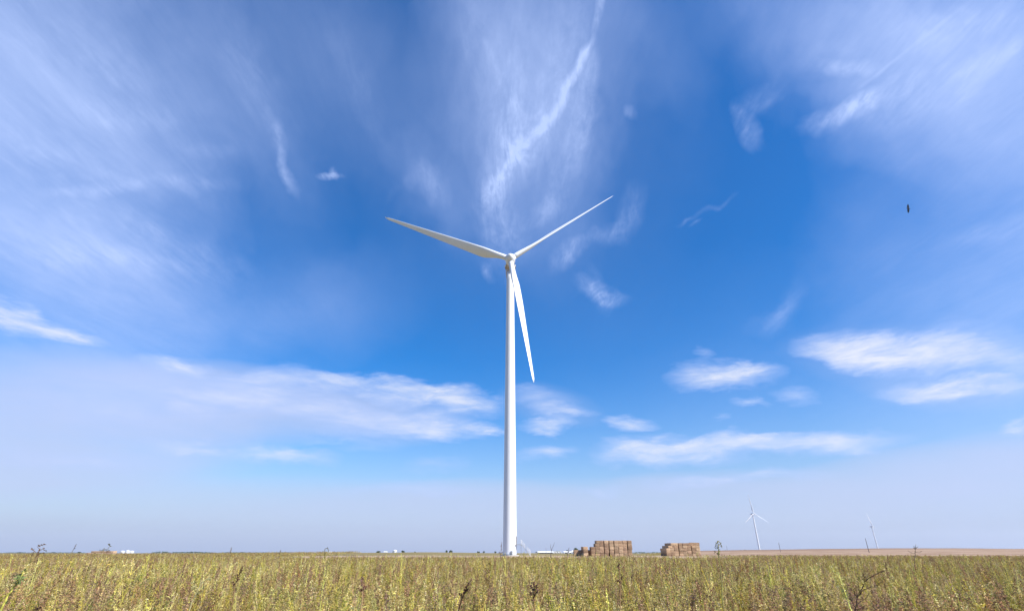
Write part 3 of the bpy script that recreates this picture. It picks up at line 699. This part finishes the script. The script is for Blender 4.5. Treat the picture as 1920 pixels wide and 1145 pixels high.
# ------------------------------------------------------------------ farm buildings far off
M_roof = mat('white_roof', (.78, .79, .80), .5, (.68, .69, .70), .2)
M_wall = mat('shed_wall', (.16, .15, .14), .8); M_wallw = mat('white_wall', (.66, .66, .66), .7, (.55, .55, .56), .3)
def bld_loc(px, Y): q = at(px, 1036, Y); return Vector((q.x, Y, gh(q.x, Y)))
def gable(name, label, cat, px0, px1, Y, wall_h, ridge_h, depth, wall, roofm, openings=3, lift=0, group=None, rz=0):
    a = bld_loc(px0, Y); b_ = bld_loc(px1, Y); L = b_.x - a.x; o = thing(name, label, cat, ((a.x + b_.x) / 2, Y, a.z + lift), rz, group)
    mb = MB(); hl, hd = L / 2, depth / 2
    i = [mb.vert(p) for p in ((-hl, -hd, -3), (hl, -hd, -3), (hl, hd, -3), (-hl, hd, -3), (-hl, -hd, wall_h), (hl, -hd, wall_h), (hl, hd, wall_h), (-hl, hd, wall_h), (-hl, 0, ridge_h), (hl, 0, ridge_h))]
    for f in ((0, 1, 5, 4), (1, 2, 6, 9, 5), (2, 3, 7, 6), (3, 0, 4, 8, 7)): mb.face(tuple(i[k] for k in f))
    mb.build('wall', wall, o)
    mb = MB(); e = .5; th = .18
    for sgn in (-1, 1):
        k = [mb.vert(p) for p in ((-hl - e, sgn * (hd + e), wall_h - .15), (hl + e, sgn * (hd + e), wall_h - .15), (hl + e, 0, ridge_h + .1), (-hl - e, 0, ridge_h + .1))]
        k2 = [mb.vert((mb.v[q][0], mb.v[q][1], mb.v[q][2] + th)) for q in k]
        mb.face(tuple(k)); mb.face(tuple(reversed(k2)))
        for q in range(4): mb.face((k[q], k2[q], k2[(q + 1) % 4], k[(q + 1) % 4]))
    mb.build('roof', roofm, o)
    for q in range(openings):
        xx = -hl + L * (q + .5) / openings; mb = MB(); mb.box((xx, -hd - .02, wall_h * .42), (min(3.4, L / openings * .6), .1, wall_h * .84)); mb.build('door', M_dark, o)  # dark slabs on the wall stand for the shade inside the openings
    return o
gable('long_barn', 'long low barn with a bright white roof and dark open side', 'barn', 1008, 1037, 950, 1.5, 3.2, 14, M_wall, M_roof, 5, lift=.2)
gable('gabled_shed', 'white-roofed shed with a dark front partly behind the small bales', 'shed', 1074, 1086, 900, 2.0, 4.6, 12, M_wall, M_roof, 2, lift=.2)
gable('small_shed', 'small pale shed near the middle of the farm yard', 'shed', 1057, 1065, 930, 1.9, 3.2, 8, M_wallw, M_roof, 1, lift=.2)
gable('small_shed', 'little white shed between trailers and gabled shed', 'shed', 1067, 1071, 915, 1.6, 2.9, 6, M_wallw, M_roof, 1, lift=.2)
M_grey = mat('grey_metal', (.30, .34, .40), .5)
o = gable('gabled_shed', 'grey gable-fronted shed joined close to the white-roofed shed', 'shed', 1072.5, 1076, 893, 2.2, 3.9, 4, M_grey, M_roof, 0, lift=.2)
def trailer(px, Y, label, L=6.5):
    p = bld_loc(px, Y); o = thing('trailer', label, 'trailer', p + Vector((0, 0, .3)), 0, 'white trailers parked at the farm')
    mb = MB(); mb.box((0, 0, 1.9), (L, 2.5, 2.4)); mb.build('body', M_roof, o)
    for sx in (-.3, .3):
        for sy in (-1, 1):
            mb = MB(); mb.tube([(sx * L, sy * 1.25 - .12, .45), (sx * L, sy * 1.25 + .12, .45)], .45, 14); mb.build('wheel', M_dark, o)
    mb = MB(); mb.box((L * .1, -1.27, 1.8), (1.0, .06, 1.8)); mb.build('door', M_dark, o)
    mb = MB(); mb.tube([(-L / 2, 0, .6), (-L / 2 - 1.4, 0, .55)], .07, 6); mb.build('tow_bar', M_dark, o)
trailer(1039.8, 880, 'white box trailer at the end of the long barn'); trailer(1044, 890, 'white box trailer in the middle of the three parked'); trailer(1049.5, 885, 'white box trailer farthest from the long barn', 4.5)
M_bin = mat('bin_steel', (.58, .60, .62), .4, (.48, .50, .53), 1)
def bin_(px, ytop, Y, wpx, label, group):
    p = bld_loc(px, Y); ww = wpx / F * Y * math.cos(PITCH) / 2; hh = at(px, ytop, Y).z - p.z
    o = thing('grain_bin', label, 'grain bin', p, 0, group)
    mb = MB(); k0 = None
    for j in range(9):
        k = mb.ring((0, 0, -1 + (hh * .62 + 1) * j / 8), ww * (1.0 if j % 2 else .985), 28)
        if k0: mb.bridge(k0, k)
        k0 = k
    mb.build('wall', M_bin, o, smooth=True)
    mb = MB(); k0 = None
    for t in range(7):
        a = t / 6 * math.pi / 2; k = mb.ring((0, 0, hh * .62 + hh * .36 * math.sin(a)), max(.3, ww * 1.03 * math.cos(a)), 28)
        if k0: mb.bridge(k0, k)
        k0 = k
    mb.face(tuple(k0)); rf = mb.build('roof', M_bin, o, smooth=True)
    mb = MB(); mb.tube([(0, 0, hh * .97), (0, 0, hh * 1.02)], .5, 10); mb.build('cap', M_bin, rf)
for i, (px, yt) in enumerate([(229, 1031.3), (238.5, 1030.4), (246.5, 1031.3)]):
    bin_(px, yt, 1900 + 10 * i, 7.6, ['white domed grain bin nearest the low bale row', 'tallest, middle white domed grain bin of the three', 'white domed grain bin nearest the dark woods'][i], 'three grain bins on the horizon')
bin_(740, 1029.6, 1300, 8, 'lone white domed bin beside a dark round tree', None)
gable('small_shed', 'small white box shed on the skyline just before the lone domed bin', 'shed', 720, 726, 1250, 2.4, 3.6, 6, M_wallw, M_roof, 0, lift=0)
gable('small_shed', 'tiny white shed on the skyline beside the arched weed', 'shed', 617, 623, 1300, 2.4, 3.4, 6, M_wallw, M_roof, 0, lift=0)

# ------------------------------------------------------------------ poles
M_pole = mat('pole_wood', (.16, .13, .11), .8, (.10, .085, .08), 2)
def pole(px, ytop, Y, rad, label):
    p = bld_loc(px, Y); hh = at(px, ytop, Y).z - p.z; o = thing('utility_pole', label, 'pole', p, 0, 'poles along the far field road')
    mb = MB(); mb.tube([(0, 0, -.5), (0, 0, hh - .4)], [rad, rad * .7], 10); mb.build('post', M_pole, o)
    mb = MB(); mb.tube([(0, 0, hh - .4), (0, 0, hh - .15), (0, 0, hh)], [.06, .12, .05], 8); mb.build('insulator', M_steel, o)
pole(1464, 1016, 400, .17, 'dark utility pole standing alone between the two far turbines')
pole(1630, 1008, 330, .19, 'tallest dark utility pole, just beside the farthest turbine'); pole(1364.5, 1022, 900, .22, 'faint thin pole on the skyline between tall leafy weed and second turbine'); pole(1024, 1026, 900, .22, 'faint thin pole behind the long white barn roof')

# ------------------------------------------------------------------ single plants that stand out
def spec_plant(name, label, cat, Y, base_px, strokes, col, heads=None, leaves=None, rad=.008, depth=.05):
    """strokes: pixel polylines of the stalk and its branches, laid out in the world at distance Y"""
    b0 = at(base_px, 1036, Y); gz = gh(b0.x, Y); o = thing(name, label, cat, (b0.x, Y, gz)); org = Vector((b0.x, Y, gz))
    mb = MB(); hbs = []; lb_ = MB()
    for si, s_ in enumerate(strokes):
        ddy = rnd.uniform(-depth, depth) if si else 0; n = len(s_)
        P = [at(x, y, Y) - org + Vector((0, ddy * i / n, 0)) for i, (x, y) in enumerate(s_)]
        if si == 0: P = [Vector((0, 0, -.05))] + P
        Q = []
        for a, b2 in zip(P, P[1:]):
            for t in (0, .33, .66): Q.append(a.lerp(b2, t) + rv() * .004)
        Q.append(P[-1]); r0 = rad * (1 if si == 0 else .6)
        mb.tube(Q, [r0 * (1 - .65 * i / (len(Q) - 1)) for i in range(len(Q))], 6, jit(col, .1))
        if heads and (heads[3] is None or si in heads[3]):
            hb = MB(); hbs.append(hb); spike(hb, Q[len(Q) // 3:] if si else Q[-5:], heads[0], heads[1], heads[2], heads[1] * .9)
        if leaves:
            for _ in range(leaves[2]):
                q = rnd.choice(Q[len(Q) // 3:]); leaf(lb_, q, rv() + Vector((0, 0, .1)), leaves[1] * rnd.uniform(.6, 1.3), leaves[1] * .3, jit(leaves[0]))
    mb.build('stem', pm, o, col=True)
    for hb in hbs:
        if hb.f: hb.build('seed_head', pm, o, col=True)
    if leaves and lb_.f: lb_.build('foliage', pm, o, col=True)
    return o
HB = (.12, .06, .04)
spec_plant('dried_weed', 'sprawling dried brown weed with curling branches against the sky', 'weed', 19, 60, [[(62,1080),(70,1040),(75,1028)],[(70,1038),(62,1030),(58,1028),(62,1032)],[(75,1030),(70,1024),(80,1021),(86,1020)],[(74,1032),(80,1028),(86,1034)],[(70,1040),(80,1036),(84,1042)],[(68,1045),(60,1040),(66,1034)]], (.30,.22,.12), heads=((.22,.14,.09), .045, 70, None), rad=0.014)
spec_plant('seed_stalk', 'thin leaning seed stalk between the sprawling dried weed and the low bale row', 'weed', 20, 126, [[(130,1050),(135,1034),(139,1028),(143,1020)]], (.22,.18,.10), heads=((.18,.13,.10), .032, 120, None), rad=0.012)
spec_plant('dried_weed', 'hooked dark weed rising above the low bale row', 'weed', 21, 184, [[(186,1060),(190,1036),(196,1030),(203,1028),(206,1022),(203,1019)],[(190,1034),(188,1030)],[(192,1034),(195,1028)],[(200,1032),(206,1031)]], (.24,.22,.11), heads=((.11,.11,.07), .045, 90, None), rad=0.014)
spec_plant('seed_stalk', 'slender brown seed stalk rising alone past the dark woods', 'weed', 24, 424, [[(428,1060),(432,1036),(434,1026)]], (.30,.24,.12), heads=((.19,.13,.09), .035, 110, None), rad=0.014)
spec_plant('seed_stalk', 'short seed stalk just poking over the skyline beside the taller brown stalk', 'weed', 26, 518, [[(520,1056),(524,1040),(526,1031)]], (.30,.24,.12), heads=((.19,.13,.09), .035, 110, None), rad=0.014)
spec_plant('arched_weed', 'arched olive weed bent over like a hoop on the skyline', 'weed', 22, 608, [[(608,1060),(609,1038),(609,1029),(612,1027),(615,1028),(616,1034)]], (.18,.16,.05), heads=((.18,.16,.06), .045, 90, None), rad=0.018)
spec_plant('seed_stalk', 'purple-brown seed stalk in front of the tower foot', 'weed', 26, 936, [[(936,1056),(939,1040),(940,1028),(941,1016)],[(939,1040),(935,1034)],[(939,1038),(944,1033)]], (.2,.12,.08), heads=((.2,.11,.09), .045, 80, None), rad=0.015)
spec_plant('bare_twig', 'bare forked twig against the sky beside the white staircase', 'weed', 26, 1031, [[(1031,1060),(1033,1036),(1035,1028),(1040,1016)],[(1034,1032),(1032,1024),(1033,1019)]], (.16,.13,.12), rad=0.018)
spec_plant('bare_twig', 'short dark leaning twig in front of the farm sheds', 'weed', 26, 1063, [[(1062,1056),(1064,1038),(1067,1026)],[(1064,1036),(1069,1031),(1071,1034)]], (.14,.10,.09), heads=((.13,.08,.07), .022, 130, [0]), rad=0.018)
spec_plant('tall_pigweed', 'tallest green weed with drooping leaves on a bright yellow stem, beside the lower straw stack', 'weed', 6.4, 1352, [[(1356,1135),(1352,1080),(1348,1040),(1346,1014)],[(1346,1014),(1350,1016),(1353,1021),(1355,1026)],[(1346,1016),(1343,1020),(1341,1026)],[(1347,1022),(1350,1020)],[(1347,1028),(1344,1026)],[(1348,1036),(1351,1031)],[(1348,1040),(1343,1034)]], (.42,.40,.10), leaves=((.10,.11,.055), .024, 5), heads=((.13,.14,.05), .011, 110, [0,1,2]), rad=.009)
spec_plant('twiggy_weed', 'dry twiggy weed with open branches before the tan stubble field', 'weed', 22, 1716, [[(1714,1060),(1716,1038),(1717,1020)],[(1716,1036),(1708,1036),(1702,1032)],[(1716,1030),(1712,1024)],[(1717,1028),(1721,1024)],[(1716,1034),(1724,1036),(1727,1033)]], (.17,.13,.08), heads=((.19,.15,.09), .035, 50, None), rad=0.013)
spec_plant('dark_branched_weed', 'large dark leafless weed with branches swept to one side', 'weed', 4.6, 1600, [[(1601,1170),(1605,1140),(1608,1118),(1614,1108),(1622,1092),(1618,1074)],[(1607,1122),(1614,1108),(1628,1100),(1638,1096),(1642,1090)],[(1620,1090),(1630,1080),(1640,1072),(1648,1068)],[(1624,1085),(1632,1080),(1638,1076)],[(1605,1134),(1620,1128),(1636,1122),(1644,1114)],[(1608,1120),(1600,1108),(1588,1100),(1586,1094)],[(1604,1138),(1596,1126),(1592,1110)],[(1612,1110),(1606,1096),(1604,1082)],[(1614,1106),(1622,1100),(1627,1096)],[(1604,1142),(1614,1138),(1617,1134)]], (.07,.045,.03), heads=((.12,.07,.045), .010, 90, None), rad=.0052, depth=.14)
spec_plant('yellow_stemmed_weed', 'thick bright yellow stem with a green leaf cluster leaning across the weeds', 'weed', 4.2, -6, [[(2,1142),(12,1120),(24,1102),(36,1088),(44,1070)],[(36,1088),(42,1084)],[(38,1086),(34,1078)]], (.55,.50,.05), leaves=((.20,.25,.08), .035, 26), rad=.010)
spec_plant('pale_branched_weed', 'pale yellow branching stalk standing over a dry patch', 'weed', 5.2, 350, [[(356,1138),(366,1116),(372,1104),(377,1086)],[(366,1116),(380,1108),(386,1098)],[(372,1104),(364,1092)],[(374,1098),(384,1086),(392,1084)],[(372,1106),(360,1100)]], (.44,.38,.18), leaves=((.38,.36,.12), .028, 14), rad=.008)
spec_plant('yellow_stalk', 'straight yellow stalk under the skyline bale row, without branches', 'weed', 6, 298, [[(303,1132),(311,1096),(316,1074)]], (.48,.42,.10), leaves=((.36,.33,.10), .03, 12), rad=.007)
spec_plant('dock_weed', 'dark red-brown seeded weed below the round tree and domed bin', 'weed', 5.2, 876, [[(858,1150),(866,1122),(872,1108),(879,1092)],[(866,1122),(862,1112)],[(870,1112),(878,1104)]], DBR, heads=((.10,.05,.04), .016, 420, None))
spec_plant('dock_weed', 'reddish seeded weed standing among green plants near the middle of the field', 'weed', 5.2, 680, [[(676,1150),(679,1120),(680,1096),(679,1082)],[(679,1112),(674,1102)],[(680,1108),(686,1098)]], BRN, heads=((.20,.10,.08), .016, 420, None))
spec_plant('dock_weed', 'bushy purple-brown seeded weed in the weeds below the white staircase', 'weed', 5.6, 1000, [[(1002,1150),(1001,1120),(1002,1090)],[(1002,1112),(995,1096)],[(1002,1110),(1009,1094)],[(1001,1120),(994,1108)],[(1002,1118),(1010,1106)]], BRN, heads=((.15,.075,.065), .016, 420, None))
spec_plant('dock_weed', 'slim dark seeded weed under the taller straw stack', 'weed', 6.2, 1162, [[(1163,1140),(1162,1100),(1161,1066),(1161,1056)],[(1162,1094),(1158,1086)],[(1162,1090),(1167,1080)]], BRN, heads=((.15,.08,.055), .014, 420, None))
spec_plant('dock_weed', 'dark seeded weed leaning over the weeds below the far dark woods', 'weed', 5.8, 442, [[(436,1130),(440,1100),(446,1080),(455,1062)],[(440,1100),(436,1090)],[(443,1090),(450,1084)]], BRN, heads=((.15,.075,.055), .014, 420, None))

# ------------------------------------------------------------------ bird
q = at(1703, 391, 42); B = thing('bird', 'small dark bird banking high in the clear blue sky', 'bird', q, 0); B.scale = (.7, 1, .95); B.rotation_euler = (0.5, 0, -.2)
M_bird = mat('dark_feathers_hazed', (.10, .13, .20), .9, spec=.05)  # feathers lightened and tinted blue, distance haze mixed into the colour
mb = MB(); mb.tube([(-.24, 0, .05), (-.19, 0, .06), (-.10, 0, .04), (.02, 0, 0), (.14, 0, -.02), (.26, 0, -.03)], [.012, .04, .06, .07, .05, .025], 10); mb.build('body', M_bird, B, smooth=True)
for s in (-1, 1):
    mb = MB(); P = [(-.10, 0, 0), (.14, 0, 0), (.15, .03, .26 * s), (.09, .06, .46 * s), (-.03, .05, .44 * s), (-.13, .02, .24 * s)]
    k = [mb.vert((x, y, z)) for x, y, z in P]; k2 = [mb.vert((x, y + .03, z)) for x, y, z in P]
    mb.face(tuple(k)); mb.face(tuple(reversed(k2)))
    for i in range(6): mb.face((k[i], k2[i], k2[(i + 1) % 6], k[(i + 1) % 6]))
    mb.build('wing', M_bird, B)
mb = MB(); k = [mb.vert(p) for p in ((.20, -.03, -.03), (.20, .03, -.03), (.30, .05, -.04), (.30, -.05, -.04))]; k2 = [mb.vert((mb.v[i][0], mb.v[i][1], mb.v[i][2] + .02)) for i in k]
mb.face(tuple(k)); mb.face(tuple(reversed(k2)))
for i in range(4): mb.face((k[i], k2[i], k2[(i + 1) % 4], k[(i + 1) % 4]))
mb.build('tail', M_bird, B)

# ------------------------------------------------------------------ haze
mb = MB(); mb.box((0, 0, 95), (13000, 13000, 210 + 20)); hm = bpy.data.materials.new('haze_air'); hm.use_nodes = True; N = NT(hm.node_tree); N.n.remove(N.n['Principled BSDF'])
pv = N.new('ShaderNodeVolumePrincipled'); pv.inputs['Density'].default_value = 5.5e-5; pv.inputs['Color'].default_value = (.88, .92, 1.0, 1); pv.inputs['Anisotropy'].default_value = .2
N.l.new(pv.outputs[0], N.n['Material Output'].inputs['Volume'])
tag(mb.build('haze', hm), 'thin pale haze over the fields', None, kind='stuff')
